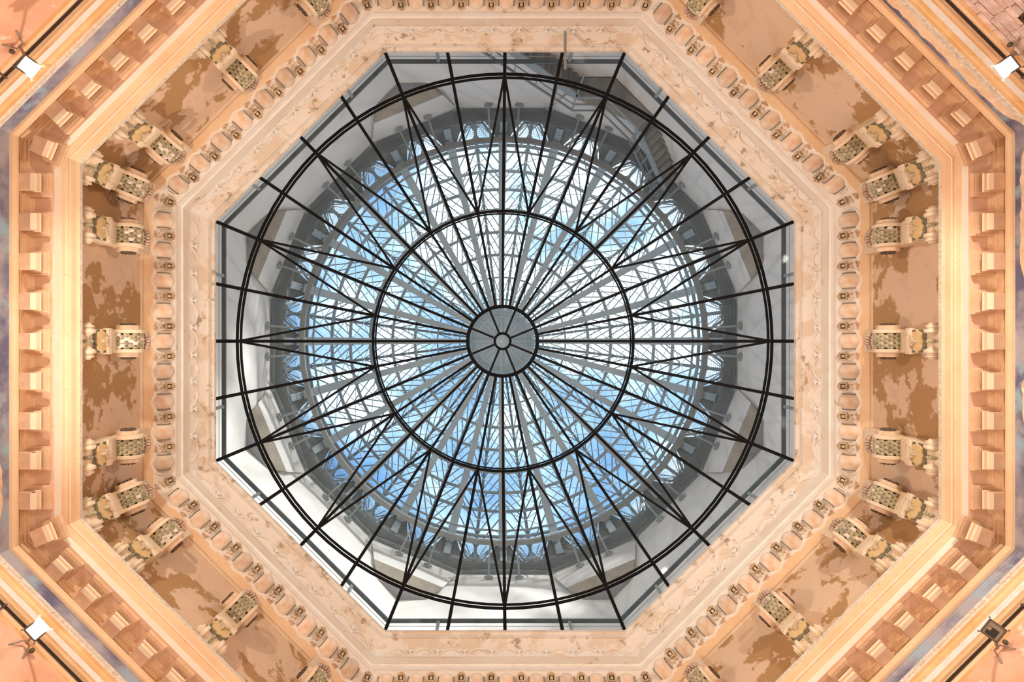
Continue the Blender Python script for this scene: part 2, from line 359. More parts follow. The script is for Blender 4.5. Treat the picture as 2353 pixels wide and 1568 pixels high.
# drum wall with its painted, peeling plaster
b = MB(); b.sweep(dz([(5.9, 8.88), (5.9, 11.06)]), mats=[0]); b.sweep(dz([(6.3, 8.88), (6.3, 12.4)]))
struct(build(b, 'wall_drum', M['drum']), 'brown and tan peeling painted wall between the two cornices')

# trim_3: upper cornice
prof = [q(838, 11.0), q(833, 11.0), q(829, 11.02), q(812, 11.10)]
P1 = prof[3]; P2 = q(760, 11.42)
for k in range(1, 6):
    t = k/6; bow = .035*sin(pi*t); prof.append((P1[0]+(P2[0]-P1[0])*t+bow*.85, P1[1]+(P2[1]-P1[1])*t+bow*.53))
prof += [P2, q(758, 11.44), q(757, 11.45), q(755, 11.48)]
n_a = len(prof)-1
prof += [(q(754, 11.50)), (rp(754, 11.50)-.008, 11.61), q(743, 11.62), q(742, 11.63)]
n_b = len(prof)-1
prof += [q(741, 11.62), q(727, 11.84), q(726, 11.83), q(724, 11.86)]
n_c = len(prof)-1
prof += [q(722, 11.88), q(711, 12.0), q(709, 12.01), q(684, 12.18), q(682, 12.17), q(679, 12.2), q(677, 12.24), q(672, 12.29), q(668, 12.29), q(664, 12.36), (5.30, 12.4), (6.3, 12.4)]
n_d = len(prof)-1
pm = [2, 2, 2]+[0]*(n_a-3)+[0, 4, 4, 4][:n_b-n_a]+[0]*(n_c-n_b)+[1, 1, 1, 3, 3, 3, 1, 3, 3, 3, 3, 3]
b = MB(); b.sweep(dz([(5.92, 11.0)]+prof), mats=[0]+pm)
tr3 = struct(build(b, 'trim_3', [M['upper'], M['upperw'], M['corn'], M['worn'], M['cove_hilite']]), 'upper egg and dart cornice framing the skylight opening')
vv = Vector((P2[0]-P1[0], 0, P2[1]-P1[1])); ln = vv.length; vv.normalize(); nn = Vector((-vv.z, 0, vv.x)); nn = nn if nn.x < 0 and nn.z < 0 else Vector((-abs(vv.z), 0, -abs(vv.x)))
yy = Vector((0, 1, 0))
MX = ((P1[0]+P2[0])/2+.03, (P1[1]+P2[1])/2+.018)
b = MB(); b.blob((0, 0, 0), yy*.155, vv*.185, nn*.125, 18, 12); 
for sg in (-1, 1): b.path([tuple(yy*(.128*sg)+vv*(.112*cos(t))+nn*(.012+.078*sin(t))) for t in [R(x) for x in range(-10, 191, 20)]], .008, 6, 1)
m_egg = b.mesh('egg', [M['egg'], M['eggend']], True)
b = MB()
pts = [tuple(yy*(.20*cos(t))+vv*(.215*sin(t)+.0)+nn*.02) for t in [R(x) for x in range(-200, 21, 14)]]
b.path(pts, .017, 6); m_shell = b.mesh('egg_shell_rim', M['upper'], True)
b = MB(); c = vv*.07+nn*.03
def obox(b, c, su, sv, sn, mi=0):
    n = len(b.v)
    for k in (-1, 1):
        for (i, j) in ((-1, -1), (1, -1), (1, 1), (-1, 1)): b.v.append(tuple(c+yy*su*i+vv*sv*j+nn*sn*k))
    for f in ((3, 2, 1, 0), (4, 5, 6, 7), (0, 1, 5, 4), (1, 2, 6, 5), (2, 3, 7, 6), (3, 0, 4, 7)): b.f.append(tuple(n+i for i in f)); b.m.append(mi)
for sx in (-1, 1):
    obox(b, c+yy*.052*sx, .010, .062, .05); obox(b, c+vv*.055*sx, .062, .010, .05)
obox(b, c-nn*.0, .045, .045, .012, 1); obox(b, c+nn*.02, .022, .026, .02, 0)
m_dart = b.mesh('dart_frame', [M['dartf'], M['dark']])
b = MB(); rr = random.Random(4)
for k in range(9):
    u = rr.uniform(-.055, .055); v = rr.uniform(-.19, -.03)
    b.blob(yy*u+vv*v+nn*.03, yy*.026, vv*.020, nn*.045, 6, 4)
for k in (-1, 0, 1): b.blob(yy*.035*k+vv*(.155+.02*(k == 0))+nn*.03, yy*.02, vv*.03, nn*.035, 6, 4)
m_leaf = b.mesh('leaf_spray', M['spray'], True)
b = MB()
for sgn in (-1, 1):
    for k in range(3): b.blob(yy*sgn*.0+vv*(-.12+.1*k)+nn*.03, yy*.03, vv*.04, nn*.03, 6, 4)
m_corn = b.mesh('corner_spray', M['upper'], True)
for i in range(8):
    a = i*pi/4
    for k in range(-4, 5):
        l = pol(a, MX[0], k*.4985, Z(MX[1]))
        o = put('egg', m_egg, tr3, l, a); put('shell_rim', m_shell, o)
        if k < 4:
            l = pol(a, MX[0], (k+.5)*.4985, Z(MX[1])); o = put('dart', m_dart, tr3, l, a); put('leaf_spray', m_leaf, o)
    o = put('dart', m_dart, tr3, pol(a+pi/8, MX[0]/C8-.02, 0, Z(MX[1])), a+pi/8); put('leaf_spray', m_leaf, o)
# swags on the white band
g0 = q(724, 11.86); g1 = q(709, 12.0)
b = MB(); pts = []
for k in range(13):
    t = -1+2*k/12; s = 1-t*t; pts.append((-(s)*(g0[0]-g1[0])*1.0-.012, t*.205, .0+s*(g1[1]-g0[1])*1.05))
b.path(pts, .014, 6); m_swag = b.mesh('swag', M['cream'], True)
b = MB()
for (dy, dx, dd) in ((0, 0, 0), (.035, .01, -.01), (-.035, .01, -.01), (0, -.03, .035), (.02, -.045, .05), (-.02, -.045, .05)):
    b.blob((dx-.02, dy, dd+.03), (.026, 0, 0), (0, .026, 0), (0, 0, .03), 6, 4)
m_knot = b.mesh('swag_knot', M['upperw'], True)
for i in range(8):
    a = i*pi/4
    for k in range(-4, 5):
        put('swag', m_swag, tr3, pol(a, g0[0], k*.474, Z(g0[1])), a)
        if k < 4: put('swag_knot', m_knot, tr3, pol(a, g0[0], (k+.5)*.474, Z(g0[1])), a)

# ------------------------------------------------------------------ corbels
R0 = 5.9
def X(r): return r-R0
def D(d): return d-10.0
b = MB(); b.prism_y([(X(r), D(d)) for r, d in [(5.9, 8.95), (5.72, 9.0), (5.66, 9.1), (5.63, 9.25), (5.625, 9.7), (5.68, 9.85), (5.72, 10.0), (5.74, 10.4), (5.76, 11.0), (5.9, 11.0)]], -.165, .165)
k_body = b.mesh('corbel_body', M['corb'])
b = MB(); b.prism_y([(X(5.625), D(9.22)), (X(5.617), D(9.22)), (X(5.617), D(9.51)), (X(5.625), D(9.51))], -.158, .158); k_ground = b.mesh('leaf_ground', M['green'])
b = MB(); n = 40; pts = []
for i in range(n):
    t = 2*pi*i/n; rr_ = 1+.07*cos(8*t)+.05*cos(12*t+.5); pts.append((.150*rr_*cos(t), D(9.39)+.125*rr_*sin(t)))
nb = len(b.v)
for x_ in (X(5.62), X(5.597)):
    b.v += [(x_, y, z) for y, z in pts]
b.v.append((X(5.592), 0, D(9.39)))
for i in range(n):
    j = (i+1) % n; b.f += [(i, j, n+j, n+i), (n+i, n+j, 2*n)]; b.m += [0, 0]
k_leaf = b.mesh('acanthus_leaf', M['leafp'])
b = MB()
for (y, z, s1) in ((0, 9.455, .035), (0, 9.415, .03), (0, 9.38, .02), (.045, 9.47, .026), (-.045, 9.47, .026), (.08, 9.49, .02), (-.08, 9.49, .02)):
    b.blob((X(5.587), y, D(z)), (.03, 0, 0), (0, s1*1.2, 0), (0, 0, s1), 8, 5)
k_husk = b.mesh('husk', M['husk'], True)
b = MB(); b.prism_y([(X(5.66), D(9.52)), (X(5.612), D(9.52)), (X(5.592), D(9.545)), (X(5.588), D(9.6)), (X(5.60), D(9.65)), (X(5.66), D(9.665))], -.182, .182); k_band = b.mesh('band', M['corb'])
BC = (X(5.63), D(10.12)); BR = .172
b = MB(); b.lathe_y([(-.13, BR), (.13, BR)], BC[0], BC[1], 28); k_barrel = b.mesh('barrel', M['scalegap'], True)
b = MB(); sg = 1; b.lathe_y([(sg*.118, .205), (sg*.128, .212), (sg*.165, .208), (sg*.175, .18)], BC[0], BC[1], 24)
k_fl = b.mesh('flange', M['corb'], True)
b = MB(); sg = 1; b.lathe_y([(sg*.17, .158), (sg*.225, .158), (sg*.235, .148)], BC[0], BC[1], 22)
k_disc = b.mesh('side_disc', M['corb2'], True)
b = MB()
for sg in (1,):
    b.lathe_y([(sg*.23, .06), (sg*.25, .05), (sg*.262, .02)], BC[0], BC[1], 10)
    for k in range(9):
        t = 2*pi*k/9; b.blob((BC[0]+.075*cos(t), sg*.245, BC[1]+.075*sin(t)), (.035*cos(t), 0, .035*sin(t)), (-.026*sin(t), 0, .026*cos(t)), (0, .025, 0), 6, 4)
k_ros = b.mesh('rosette', M['ros'], True)
SC = (X(5.68), D(9.15))
b = MB(); hp = [(0, .07), (.028, .07), (.032, .058), (.06, .062), (.085, .078), (.105, .105), (.118, .14), (.15, .145), (.158, .14), (.160, .108), (.19, .104), (.193, .12), (.215, .118), (.22, .08), (.245, .07), (.247, .03)]
b.lathe_y([(-y, r*.84) for y, r in hp[::-1]]+[(y, r*.84) for y, r in hp[1:]], SC[0], SC[1], 22); k_spool = b.mesh('lower_spool', M['corb'], True)
b = MB()
for k in range(12):
    t = 2*pi*k/12; b.blob((SC[0]+.068*cos(t), 0, SC[1]+.068*sin(t)), (.026, 0, 0), (0, .028, 0), (0, 0, .026), 8, 5)
k_beads = b.mesh('bead_ring', M['scale'], True)
b = MB()
for k in range(-3, 4):
    t = k*R(21); b.blob((BC[0]-.135-.045*cos(t), .115*sin(t)*1.1, BC[1]+.19+.03*cos(t)), (.055*cos(t), .02*sin(t), 0), (-.02*sin(t), .024, 0), (0, 0, .05), 8, 5)
k_claw = b.mesh('claw_leaf', M['claw'], True)
# a single scale: rounded shield with a raised rim
def scale_mesh(m):
    b = MB(); n = 9; out = []
    for i in range(n):
        t = pi+pi*i/(n-1); out.append((.033*cos(t), .034*sin(t)-.004))
    out += [(.026, .03), (0, .046), (-.026, .03)]
    k = len(out)
    for (s_, h) in ((1, 0), (.93, .016), (.62, .013), (.40, .022)): b.v += [(-h, y*s_, z*s_) for y, z in out]
    b.v.append((-.026, 0, 0))
    for r_ in range(3):
        for i in range(k): b.f.append((r_*k+i, r_*k+(i+1) % k, (r_+1)*k+(i+1) % k, (r_+1)*k+i)); b.m.append(0)
    for i in range(k): b.f.append((3*k+i, 3*k+(i+1) % k, 4*k)); b.m.append(0)
    return b.mesh('scale', m)
k_sc = scale_mesh(M['scale']); k_sc2 = scale_mesh(M['flake'])
GRP = 'scale-wrapped corbels between the two cornices'
rc = random.Random(11)
def corbel(a, t, label, r0=R0, flakes=.06):
    o = thing('corbel', label, 'corbel', pol(a, r0, t, Z(10.0)), a, GRP)
    put('corbel_body', k_body, o); g = put('leaf_ground', k_ground, o); put('acanthus_leaf', k_leaf, o); put('husk', k_husk, o)
    put('band', k_band, o); br = put('barrel', k_barrel, o); None
    for sg in (1, -1):
        for nm_, me_ in (('flange', k_fl), ('side_disc', k_disc), ('rosette', k_ros)):
            e_ = put(nm_, me_, o); e_.scale = (1, sg, 1)
    sp = put('lower_spool', k_spool, o); put('bead_ring', k_beads, sp); put('claw_leaf', k_claw, o)
    for row in range(11):
        ph = R(120)+row*R(18.5)           # angle round the barrel, 180 faces the hall, 270 faces down
        ys = (-.096, -.032, .032, .096) if row % 2 else (-.064, 0, .064)
        for y in ys:
            s = put('scale', k_sc2 if rc.random() < flakes else k_sc, br, (BC[0]+BR*cos(ph), y, BC[1]+BR*sin(ph)), rot=(0, -(ph-pi)-R(9), 0))
            s.scale = (1.15, .95, 1.02)
    return o
tt = 5.9*tan(R(15))*.985
for i, nm in ((4, 'left'), (0, 'right')):
    a = i*pi/4; up = 1 if i == 4 else -1
    corbel(a, up*tt, 'plaster corbel with scale-covered barrel, upper of three on the %s wall' % nm)
    corbel(a, 0, 'plaster corbel with scale-covered barrel at the middle of the %s wall' % nm, flakes=.2 if i == 4 else .05)
    corbel(a, -up*tt, 'plaster corbel with scale-covered barrel, lower of three on the %s wall' % nm)
for i, nm in ((5, 'upper left'), (7, 'upper right'), (1, 'lower right'), (3, 'lower left')):
    a = i*pi/4
    near = -1 if i in (5, 1) else 1     # +t side is nearer the top/bottom edge of the photo for 5 and 1
    corbel(a, near*tt, 'plaster corbel on the %s wall, next to the corner corbel' % nm, flakes=.12)
    corbel(a, 0, 'plaster corbel alone at the middle of the %s wall' % nm)
    corbel(a, -near*tt, 'plaster corbel on the %s wall, cut by the photo edge' % nm)
    ac = {5: pi+pi/8, 7: -pi/8, 1: pi/8, 3: pi-pi/8}[i]
    corbel(ac, 0, 'plaster corbel set across the %s corner' % nm, r0=R0/C8-.07, flakes=.25 if i == 5 else .08)

# ------------------------------------------------------------------ black framed glass dome over the opening
sky = thing('skylight_dome', 'shallow glass dome with thin black radial bars over the opening', 'skylight')
rim = (rp(664, 12.38), 12.42); o1 = (rp(612, 12.75), 12.75); i1 = (rp(299, 14.3), 14.3); h1 = (rp(80, 15.0), 15.0); h0 = (rp(18, 15.06), 15.06)
def pt(rd, a, dd=0): return Vector((rd[0]*cos(a), rd[0]*sin(a), Z(rd[1]+dd)))
def rimpt(k, dd=0):
    a = k*pi/16; off = (a+pi/8) % (pi/4)-pi/8; return Vector((rim[0]/cos(off)*cos(a), rim[0]/cos(off)*sin(a), Z(rim[1]+dd)))
for par in (0,):
    pass
def onrim(k): return rimpt(k)
for k in range(32):
    a = k*pi/16; b = MB()
    p = onrim(k); dirv = (pt(o1, a)-p); b.beam(p-dirv*.02, pt(o1, a), .062, .07); b.beam(pt(o1, a), pt(i1, a), .058, .07); b.beam(pt(i1, a), pt(h1, a), .052, .06)
    build(b, 'radial_bar', M['black'], sky)
    if k % 2 == 0:
        for sg in (-1, 1):
            b = MB(); b.beam(pt(o1, a, -.02)*1.0, pt(i1, a+sg*pi/16, -.02), .042, .05); build(b, 'diagonal_bar', M['black'], sky)
def ring(rd, n, w, name, par, m=M['black'], dd=0, off=0):
    b = MB(); b.path([pt(rd, 2*pi*j/n, dd) for j in range(n)], w, 8, closed=True); return build(b, name, m, par, True)
ring((o1[0]+.02, o1[1]), 96, .030, 'outer_ring', sky); ring((o1[0]-.045, o1[1]+.01), 96, .026, 'outer_ring', sky)
ring(i1, 96, .03, 'inner_ring', sky); ring((i1[0]-.05, i1[1]+.02), 96, .018, 'inner_ring', sky)
ring(h1, 64, .04, 'hub_ring', sky); ring(h0, 32, .028, 'hub_eye_ring', sky)
for k in range(8):
    a = pi/8+k*pi/4; b = MB(); b.beam(pt(h1, a), pt(h0, a), .045, .05); build(b, 'hub_spoke', M['black'], sky)
def pane(pts, m=M['glass']):
    b = MB(); b.quad([Vector(p)+Vector((0, 0, .03)) for p in pts]); build(b, 'glass_pane', m, sky)
for k in range(32):
    a, a2 = k*pi/16, (k+1)*pi/16
    pane([onrim(k), onrim(k+1), pt(o1, a2), pt(o1, a)])
    e, od = (a, a2) if k % 2 == 0 else (a2, a)
    pane([pt(o1, e), pt(o1, od), pt(i1, od)]); pane([pt(o1, e), pt(i1, od), pt(i1, e)])
    pane([pt(i1, a), pt(i1, a2), pt(h1, a2), pt(h1, a)])
for k in range(8):
    a0 = pi/8+k*pi/4; aa = [a0+pi/4*j/6 for j in range(7)]
    pane([pt(h1, x) for x in aa]+[pt(h0, x) for x in aa[::-1]], M['hubglass'])
pane([pt(h0, 2*pi*j/16) for j in range(16)])

# rod sticking out of the cornice at the top
b = MB(); zr = Z(11.86); b.beam((1.035, -rp(712, 11.86), zr), (1.035, -rp(626, 11.86), zr), .045, .045)
o = build(b, 'metal_rod', M['steeld']); tag(o, 'short dark metal rod sticking out of the cornice at the top of the opening', 'rod')

# ------------------------------------------------------------------ guardrail round the opening
gr = thing('guardrail', 'grey octagonal guardrail on the walkway just outside the glass dome', 'railing', (0, 0, Z(12.4)))
GR = rp(643, 13.5); gz = 13.5-12.4
for i in range(8):
    a = i*pi/4; h = GR*tan(pi/8); b = MB(); b.beam(pol(a, GR, -h, gz), pol(a, GR, h, gz), .075, .05); build(b, 'handrail', M['rail'], gr)
    b = MB()
    for z in (.85,): b.tube(pol(a, GR, -h, z), pol(a, GR, h, z), .006, 5)
    build(b, 'cable', M['steel'], gr)
    for t in (-1.29, 1.29):
        b = MB(); b.box(-.02, .02, -.03, .03, 0, gz); build(b, 'post', M['steel'], gr, loc=pol(a, GR, t, 0), rz=a)

# ------------------------------------------------------------------ white shaft
OX = .09
WS = 6.4; DT = 18.77; DQ = 16.9
up0 = (OX, 0, 0)
b = MB()
hc = 16
# eight walls up to the squinches, sixteen sides above
def v8(j, d): a = pi/8+j*pi/4; return (WS/C8*cos(a), WS/C8*sin(a), Z(d))
C16 = cos(pi/16)
for i in range(8):
    a = i*pi/4; hw = WS*tan(pi/8); h16 = 6.41*tan(pi/16)
    qh = hw-.717     # where the squinch meets the wall at DQ
    th = hw-.80
    b.quad([pol(a, WS, -hw, Z(12.4)), pol(a, WS, hw, Z(12.4)), pol(a, WS, hw, Z(DQ)), pol(a, WS, -hw, Z(DQ))])
    b.quad([pol(a, WS, -qh, Z(DQ)), pol(a, WS, qh, Z(DQ)), pol(a, WS, th, Z(17.4)), pol(a, WS, h16, Z(DT)), pol(a, WS, -h16, Z(DT)), pol(a, WS, -th, Z(17.4))])
    # facet across the corner
    ac = a+pi/8; A1 = pol(a, WS, th, Z(17.4)); a2 = a+pi/4; A2 = pol(a2, WS, -th, Z(17.4)); B1 = pol(a, WS, h16, Z(DT)); B2 = pol(a2, WS, -h16, Z(DT))
    F1 = pol(ac, 6.41, -.95, Z(17.42)); F2 = pol(ac, 6.41, .95, Z(17.42))
    b.quad([F1, F2, B2, B1]); b.quad([A1, F1, B1]); b.quad([A2, B2, F2])
    Q1 = pol(a, WS, qh, Z(DQ)); Q2 = pol(a2, WS, -qh, Z(DQ)); CN = v8(i, DQ)
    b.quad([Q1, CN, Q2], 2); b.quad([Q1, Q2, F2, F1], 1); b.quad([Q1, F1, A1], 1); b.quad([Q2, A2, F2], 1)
b.sweep(dz([(WS+.3, 12.4), (WS+.3, DT+.2)]))
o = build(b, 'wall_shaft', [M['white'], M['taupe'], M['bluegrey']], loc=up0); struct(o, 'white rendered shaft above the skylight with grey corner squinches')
b = MB(); b.sweep(dz([(6.42, DT-.02), (6.30, DT-.03), (6.30, 18.9), (6.24, 18.92), (6.24, 19.0), (6.8, 19.0), (6.8, DT-.02), (6.42, DT-.02)]), n=16, a0=pi/16)
b.sweep(dz([(6.15, 18.93), (6.7, 18.93), (6.7, 18.99), (6.15, 18.99), (6.15, 18.93)]), n=48, a0=0)
struct(build(b, 'trim_4', M['steeld'], loc=up0), 'dark steel ring beam on top of the white shaft')

# ------------------------------------------------------------------ steel dome
dome = thing('steel_glass_dome', 'outer glass dome with grey steel ribs, ring beams and crossed rods against the sky', 'dome', up0)
RD, HD, D0 = 6.2, 4.1, 18.95
def sf(th, ang, off=0): r = (RD+off)*cos(th); return Vector((r*cos(ang), r*sin(ang), Z(D0+(HD+off)*sin(th))))
def th_px(px):
    lo, hi = 0, pi/2
    for _ in range(50):
        m = (lo+hi)/2; v = F*RD*cos(m)/(D0+HD*sin(m))
        if v > px: lo = m
        else: hi = m
    return lo
TH = [0.0]+[th_px(p) for p in (462, 401, 357, 309, 256, 203, 150, 98)]
TT = th_px(72)
PL = .28
# wide ribs
b = MB(); ths = [th_px(490)+(TT-th_px(490))*k/18 for k in range(19)]
for k in range(18): 
    p, q_ = sf(ths[k], 0, -.22), sf(ths[k+1], 0, -.22); w = .25-.09*k/18; b.beam(p, q_, w, .05, (p-Vector((0, 0, Z(14)))).normalized())
    b.beam(sf(ths[k], 0, -.1), sf(ths[k+1], 0, -.1), .03, .2, (p-Vector((0, 0, Z(14)))).normalized())
m_rib = b.mesh('wide_rib', M['steel2'])
b = MB(); ths2 = [TT*k/20 for k in range(21)]
for k in range(20):
    m0, m1 = min(1, ths2[k]/TH[1]), min(1, ths2[k+1]/TH[1]); p, q_ = sf(ths2[k], 0, PL*m0-.05), sf(ths2[k+1], 0, PL*m1-.05); b.beam(p, q_, .10-.03*k/20, .12, (p-Vector((0, 0, Z(14)))).normalized())
m_rib2 = b.mesh('valley_rib', M['steeld'])
for k in range(24):
    put('wide_rib', m_rib, dome, rz=k*R(15)); put('valley_rib', m_rib2, dome, rz=(k+.5)*R(15))
for j, t in enumerate(TH[1:]):
    b = MB(); pts = [sf(t, k*R(7.5), -.16) for k in range(48)]
    for k in range(48): b.beam(pts[k], pts[(k+1) % 48], .085 if j < 6 else .05, .07)
    build(b, 'ring_beam', M['steel'], dome)
# glazing, mullions, rods
bx = MB(); bmu = MB(); btop = MB()
def gpt(t, k, s, u):     # u 0 at the wide rib, 1 at the valley rib
    return sf(t, k*R(15)+s*R(7.5)*u, PL*u*min(1, t/TH[1]))
for k in range(24):
    for s in (-1, 1):
        for j in range(8):
            t0, t1 = TH[j], TH[j+1]
            if j == 0:
                q4 = [gpt(t0, k, s, .72), gpt(t0, k, s, 1), gpt(t1, k, s, 1), gpt(t1, k, s, .22)]
            else: q4 = [gpt(t0, k, s, 0), gpt(t0, k, s, 1), gpt(t1, k, s, 1), gpt(t1, k, s, 0)]
            if 0 < j < 6:
                b = MB(); b.quad(q4); build(b, 'glass_pane', M['dglass'], dome)
            else: btop.quad(q4)
            nm = 2 if j < 6 else 1
            if j == 0:
                for (ue, te) in ((.32, 1.0), (.62, 1.0), (.48, .5)):
                    bmu.beam(gpt(t0+.01, k, s, .98), gpt(t0+(t1-t0)*te, k, s, ue), .022, .022, (cos(k*R(15)), sin(k*R(15)), 0))
            else:
                for mm in range(nm):
                    f0 = mm/nm; tt0 = t0+(t1-t0)*f0; tt1 = min(tt0+(t1-t0)*1.0, TT)
                    bmu.beam(gpt(tt0, k, s, 1), gpt(tt1, k, s, 0), .028, .05)
    for j in range(1, 8):
        t0, t1 = TH[j], TH[j+1]; A = k*R(15); B = (k+1)*R(15)
        bx.tube(sf(t0, A, -.2), sf(t1, B, -.2), .011, 5); bx.tube(sf(t0, B, -.2), sf(t1, A, -.2), .011, 5)
build(btop, 'edge_panes', M['dglass'], dome)['kind'] = 'stuff'
build(bmu, 'glazing_bars', M['steeld'], dome)['kind'] = 'stuff'
build(bx, 'cross_rods', M['rod'], dome)['kind'] = 'stuff'
# ribbed dark panels at the foot of the wide ribs
b = MB(); t1 = TH[1]; NS = 11
def pp(f, u, off=0): 
    t = t1*f; return sf(t, R(7.5)*u, PL*abs(u)*f+off-.02)
for k in range(NS):
    f0, f1 = k/NS, (k+1)/NS; w0 = .74-.50*f0; w1 = .74-.50*f1
    b.quad([pp(f0, -w0), pp(f0, w0), pp(f1, w1, -.03), pp(f1, -w1, -.03)]); b.quad([pp(f1, -w1, -.03), pp(f1, w1, -.03), pp(f1, w1), pp(f1, -w1)])
m_clad = b.mesh('cladding_panel', M['clad'])
b = MB(); b.quad([pp(.05, -.13, -.06), pp(.05, .13, -.06), pp(1, .11, -.08), pp(1, -.11, -.08)])
m_chan = b.mesh('channel_strip', M['steel2'])
b = MB()
for sg in (-1, 1): b.beam(pp(.02, sg*.75, -.05), pp(1, sg*.25, -.07), .06, .04); b.beam(pp(.02, sg*1, -.05), pp(-.12, sg*.72, -.12), .045, .03)
m_br = b.mesh('edge_brace', M['steel'])
for k in range(24):
    o = put('cladding_panel', m_clad, dome, rz=k*R(15)); put('channel_strip', m_chan, o); put('edge_brace', m_br, o)
# crown
b = MB(); zc = D0+HD*sin(TT)
n = 48
b.sweep([(.02, Z(zc+.02)), (.25, Z(zc+.02)), (.25, Z(zc-.04)), (.30, Z(zc-.04)), (.30, Z(zc+.02)), (.80, Z(zc)), (.80, Z(zc-.06)), (.86, Z(zc-.06)), (.86, Z(zc)), (1.0, Z(zc-.02)), (1.0, Z(zc-.12)), (1.1, Z(zc-.12)), (1.12, Z(zc+.1)), (.02, Z(zc+.15))], n=24, a0=0)
build(b, 'crown_disc', M['crown'], dome)
for k in range(8):
    b = MB(); b.beam(pol(k*pi/4, .3, 0, Z(zc-.03)), pol(k*pi/4, 1.02, 0, Z(zc-.05)), .1, .04); build(b, 'crown_bar', M['rod'], dome)

# ------------------------------------------------------------------ catwalk ring
cw = thing('catwalk', 'round steel mesh catwalk with handrail hung around the top of the shaft', 'catwalk', (OX, 0, Z(18.5)))
CR = 5.48
b = MB()
for k in range(720):
    a = 2*pi*k/720; b.beam(pol(a, CR, 0, .06), pol(a, 6.32, 0, .06), .004, .008)
for k in range(16):
    r = CR+.05+k*.053
    pts = [pol(2*pi*j/96, r, 0, .06) for j in range(96)]
    for j in range(96): b.beam(pts[j], pts[(j+1) % 96], .004, .008)
build(b, 'mesh_grating', M['mesh'], cw)['kind'] = 'stuff'
b = MB(); pts = [pol(2*pi*j/48, CR, 0, .03) for j in range(48)]
for j in range(48): b.beam(pts[j], pts[(j+1) % 48], .13, .14)
build(b, 'edge_channel', M['mesh'], cw)
b = MB(); pts = [pol(2*pi*j/48, CR, 0, 1.2) for j in range(48)]
for j in range(48): b.beam(pts[j], pts[(j+1) % 48], .05, .05)
build(b, 'handrail', M['steel'], cw)
b = MB(); pts = [pol(2*pi*j/48, CR, 0, .62) for j in range(48)]
for j in range(48): b.beam(pts[j], pts[(j+1) % 48], .02, .02)
build(b, 'handrail', M['steel'], cw)
b = MB(); b.tube((6.36, 0, -.14), (CR, 0, .06), .028, 8); m_strut = b.mesh('strut', M['steel'], True)
b = MB(); b.box(CR-.02, CR+.02, -.025, .025, .05, 1.2); m_post = b.mesh('post', M['steel'])
b = MB(); b.box(6.335, 6.39, -.115, .115, -.165, -.115); b.box(6.33, 6.4, -.05, .05, -.20, -.09); m_wp = b.mesh('wall_plate', M['steel'])
for k in range(48):
    a = R(3.75+7.5*k); s = put('strut', m_strut, cw, rz=a); put('wall_plate', m_wp, s); put('post', m_post, cw, rz=a)

# ------------------------------------------------------------------ staircase in the shaft (top to upper right)
st = thing('staircase', 'dark grey narrow stair with landing and rails climbing the shaft at the upper right', 'staircase', (OX, 0, 0))
a1 = -pi/2; a2 = -pi/4; RI, RO = 5.92, 6.37
def flight(a, t0, d0, t1, d1, n):
    for k in range(n):
        f = k/n; f1 = (k+1)/n; ta, tb = t0+(t1-t0)*f, t0+(t1-t0)*f1; d = d0+(d1-d0)*f1
        b = MB(); dd = (d1-d0)/n
        P = [pol(a, RI, ta, 0), pol(a, RO, ta, 0), pol(a, RO, tb, 0), pol(a, RI, tb, 0)]
        nb = len(b.v)
        for z in (Z(d-dd-.05), Z(d)): b.v += [(p[0], p[1], z) for p in P]
        for f_ in ((0, 1, 2, 3), (4, 5, 6, 7), (0, 1, 5, 4), (1, 2, 6, 5), (2, 3, 7, 6), (3, 0, 4, 7)): b.f.append(f_); b.m.append(0)
        build(b, 'step', M['conc'], st)
    b = MB(); b.beam(pol(a, RI, t0, Z(d0)), pol(a, RI, t1, Z(d1)), .035, .22); build(b, 'stringer', M['steel'], st)
    b = MB()
    for h, w in ((.95, .045), (.55, .022)): b.beam(pol(a, RI-.01, t0, Z(d0+h)), pol(a, RI-.01, t1, Z(d1+h)), w, w)
    for k in range(6):
        f = k/5; t = t0+(t1-t0)*f; d = d0+(d1-d0)*f; b.beam(pol(a, RI, t, Z(d)), pol(a, RI-.01, t, Z(d+.95)), .03, .03)
    build(b, 'stair_rail', M['steel'], st)
flight(a1, -.85, 12.45, 1.72, 16.5, 17)
hw = RO*tan(pi/8); hi_ = RI*tan(pi/8)
b = MB()
poly = [pol(a1, RI, 1.72), pol(a1, RO, 1.72), pol(a1, RO, hw), pol(a2, RO, -1.35), pol(a2, RI, -1.35), pol(a1, RI, hi_)]
n = len(poly)
for z in (Z(16.5), Z(16.62)): b.v += [(p[0], p[1], z) for p in poly]
b.f = [tuple(range(n)), tuple(range(n, 2*n))]+[(i, (i+1) % n, n+(i+1) % n, n+i) for i in range(n)]; b.m = [0]*(n+2)
build(b, 'landing', M['conc'], st)
b = MB()
for h in (0, .5, .95): 
    w = .1 if h == 0 else .035
    b.beam(pol(a1, RI, 1.72, Z(16.56+h)), pol(a1, RI, hi_, Z(16.56+h)), .04, w); b.beam(pol(a1, RI, hi_, Z(16.56+h)), pol(a2, RI, -1.35, Z(16.56+h)), .04, w)
for p in (pol(a1, RI, 1.72), pol(a1, RI, hi_), pol(a2, RI, -1.35)): b.beam((p[0], p[1], Z(15.2) if p == pol(a1, RI, 1.72) else Z(16.56)), (p[0], p[1], Z(17.5)), .035, .035)
build(b, 'landing_rail', M['steel'], st)
flight(a2, -1.35, 16.6, .15, 18.3, 9)

